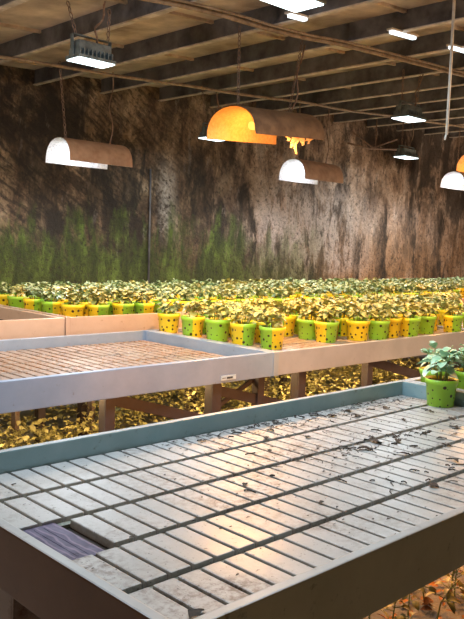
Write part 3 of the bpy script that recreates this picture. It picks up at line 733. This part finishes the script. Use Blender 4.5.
for p in ((3.36,5.20,2.0), (6.09,5.22,2.09), (9.22,5.22,2.255)):
    slight('hood_light', p, 34, WH); plight('reflector_light', (p[0], p[1], p[2]+.005), 1.9, (.80,.84,1.0), .02)
for p in ((3.60,3.525,2.105), (6.74,3.525,2.165)):
    slight('sodium_or_fill_light', p, 120, OR); plight('reflector_light', (p[0], p[1], p[2]+.01), 3.4, (1.0,.50,.16), .03)
def led(label, c, L, D, wires, mat='led_on'):
    t = thing('led_floodlight', label, 'lamp', c)
    bm = bmesh.new(); box(bm, -L/2, L/2, -D/2, D/2, 0, .018, .004)
    n = 9
    for k in range(n): box(bm, -L*.42+L*.84*k/(n-1)-.004, -L*.42+L*.84*k/(n-1)+.004, -D*.4, D*.4, .018, .055)
    box(bm, -L*.42, L*.42, -D*.3, D*.3, .045, .10, .004); hs = mk('housing', bm, M['led_body'], t)
    bm = bmesh.new(); box(bm, -L*.47, L*.47, -D*.45, D*.45, -.006, 0, .001); mk('light_panel', bm, M[mat], hs)
    bm = bmesh.new()
    for s in (-1, 1): beam(bm, (s*L*.5, 0, .0), (s*L*.5, 0, .13), .025, .006, (1,0,0))
    beam(bm, (-L*.5, 0, .13), (L*.5, 0, .13), .025, .006); mk('bracket', bm, M['led_body'], t)
    for k, (lx, typ, topo) in enumerate(wires):
        bm = bmesh.new(); a = Vector((lx, 0, .13 if typ == 'chain' else .08)); b_ = Vector(topo)-Vector(c)
        if typ == 'chain': chain(bm, a, b_)
        else: tube(bm, wiggle(a, b_, .035, 12, k+5), .006, 6)
        mk('hanging_chain' if typ == 'chain' else 'cable', bm, M['wire'], t)
    return t
led('bright white flood lamp hanging at the upper left under the ceiling', (2.425,3.72,2.385), .25, .14, [(-.10,'chain',(2.28,3.74,cz(2.28)+.02)), (.11,'chain',(2.54,3.72,cz(2.53)+.02)), (.02,'cable',(2.43,3.6,cz(2.43)+.02))])
led('white flood lamp on two chains at the upper right', (5.42,3.60,2.47), .27, .18, [(-.11,'chain',(5.31,3.6,cz(5.3)+.02)), (.11,'chain',(5.55,3.6,cz(5.55)+.02)), (.05,'cable',(5.52,3.55,cz(5.52)))])
led('small far white flood lamp directly below the upper right one', (7.97,5.30,2.515), .30, .18, [(-.1,'chain',(7.87,5.3,cz(7.87)+.02)), (.1,'cable',(8.07,5.3,cz(8.07)))])
led('white flood lamp peeking out left of the large orange hood', (4.80,5.30,2.36), .25, .16, [(-.1,'chain',(4.64,5.3,cz(4.64)+.02)), (.08,'cable',(4.82,5.3,cz(4.82)))])
led('white flood lamp cut off by the top picture edge', (2.72,2.49,2.545), .28, .2, [(-.1,'chain',(2.62,2.49,cz(2.62)+.11)), (.1,'chain',(2.82,2.49,cz(2.82)+.11))])
for e, (x, y, z) in ((9,(2.405,3.74,2.365)), (11,(5.42,3.6,2.46)), (10,(7.97,5.3,2.505)), (8,(4.74,5.3,2.35)), (9,(2.72,2.49,2.535))):
    alight('flood_or_fill_light', (x, y, z), e, CO, .28, .18, (x, y, 0))
def strip(label, x, y, L):
    t = thing('strip_light', label, 'lamp', (x, y, cz(x)-.012)); t.rotation_euler.y = -math.atan(SL)
    bm = bmesh.new(); box(bm, -L/2, L/2, -.016, .016, -.008, .010, .003); mk('tube', bm, M['strip'], t)
    bm = bmesh.new(); box(bm, -L/2-.02, L/2+.02, -.022, .022, .010, .022, .002); mk('casing', bm, M['flange'], t)
strip('short lit strip on the ceiling just beneath the top edge flood lamp', 3.37, 3.03, .14)
strip('short lit ceiling strip left of the hanging white cord', 4.19, 2.86, .26)
strip('short lit ceiling strip at the right edge beside the white cord', 4.86, 2.84, .26)
bm = bmesh.new(); tube(bm, [(3.842,2.3,ceil_z(3.84)+.12), (3.848,2.3,2.40), (3.846,2.3,2.05)], .0085, 8); tube(bm, [(3.846,2.3,2.06),(3.838,2.3,2.045),(3.833,2.3,2.02)], .006, 6)
tag(mk('hanging_cord', bm, M['cord'], None, True), 'straight white cord hanging from the ceiling near the right edge', 'cord')
# small twisted wire hanger between the two right flood lamps
bm = bmesh.new(); tube(bm, [(7.2,5.6,2.62),(7.6,5.6,2.60),(8.3,5.6,2.66)], .012, 6); tube(bm, [(7.3,5.6,2.75),(7.7,5.6,2.62),(8.2,5.6,2.78)], .010, 6); tube(bm, [(7.75,5.6,2.98),(7.75,5.6,2.6)], .009, 6)
tag(mk('wire_hanger', bm, M['wire'], None, True), 'crossed thin wires hanging between the two right flood lamps', 'wire')
# unseen lamps over the near bench, then added fill lights without fixtures
alight('flood_or_fill_light', (1.5,1.75,2.50), 7.5, (.84,.94,1.0), .35, .25, (1.5,1.6,0))
alight('flood_or_fill_light', (2.6,1.8,2.55), 10, (.82,.94,1.0), .35, .25, (2.4,1.6,0))
alight('flood_or_fill_light', (1.25,2.1,2.5), 20, (.66,.82,1.0), .35, .25, (1.9,2.9,.5))
alight('sodium_or_fill_light', (4.6,1.2,2.5), 16, OR, .3, .3, (3.6,2.2,0))
for x in (1.7, 2.4, 3.1, 3.8, 4.5, 5.2):
    plight('low_fill_light', (x, 3.35, .63), 6.5, (1.0,.66,.30), .03)  # added lights under the middle benches to brighten the weeds
plight('flood_or_fill_light', (.75, 3.2, .45), 9, (1.0,.92,.85), .08)  # added light to brighten the ground at the left
plight('low_fill_light', (2.75, 1.86, .57), 9, (1.0,.36,.07), .03)  # added light under the foreground bench for the litter
plight('low_fill_light', (3.6, 1.86, .57), 7, (1.0,.42,.10), .03)  # added like the one before, further right
slight('sodium_or_fill_light', (1.6,1.2,2.6), 160, (1.0,.74,.40), (4.3,3.6,.9), 40)  # added frontal spot on the potted benches
slight('sodium_or_fill_light', (4.2,1.6,2.9), 110, (1.0,.74,.40), (5.2,3.4,.85), 60)  # added frontal spot on the right-hand pots
slight('sodium_or_fill_light', (.4,2.2,2.6), 120, (1.0,.74,.42), (3.0,4.5,.95), 46)  # added frontal spot on the back row pots
slight('flood_or_fill_light', (-.5,4.4,2.5), 60, (1.0,.85,.68), (3.6,6.2,1.6), 70)  # added spot to lift the back wall
plight('sodium_or_fill_light', (-1.0,.3,1.9), 7, (1.0,.55,.28), .15)  # added warm fill for the ceiling on the left
plight('flood_or_fill_light', (.5,3.3,1.75), 34, (1.0,.82,.64), .12)  # added fill off the left side for ceiling and wall
plight('flood_or_fill_light', (9.6,3.9,1.7), 75, (1.0,.80,.60), .15)  # added fill off the right side for ceiling and wall
plight('flood_or_fill_light', (5.2,1.0,1.9), 24, (1.0,.84,.68), .15)  # added general fill, out of view
w = bpy.data.worlds.new('world'); scn.world = w; w.use_nodes = True
bg = w.node_tree.nodes.get('Background') or w.node_tree.nodes.new('ShaderNodeBackground')
bg.inputs[0].default_value = (.5,.42,.34,1); bg.inputs[1].default_value = .05
scn.view_settings.view_transform = 'Standard'; scn.view_settings.look = 'None'; scn.view_settings.exposure = .48
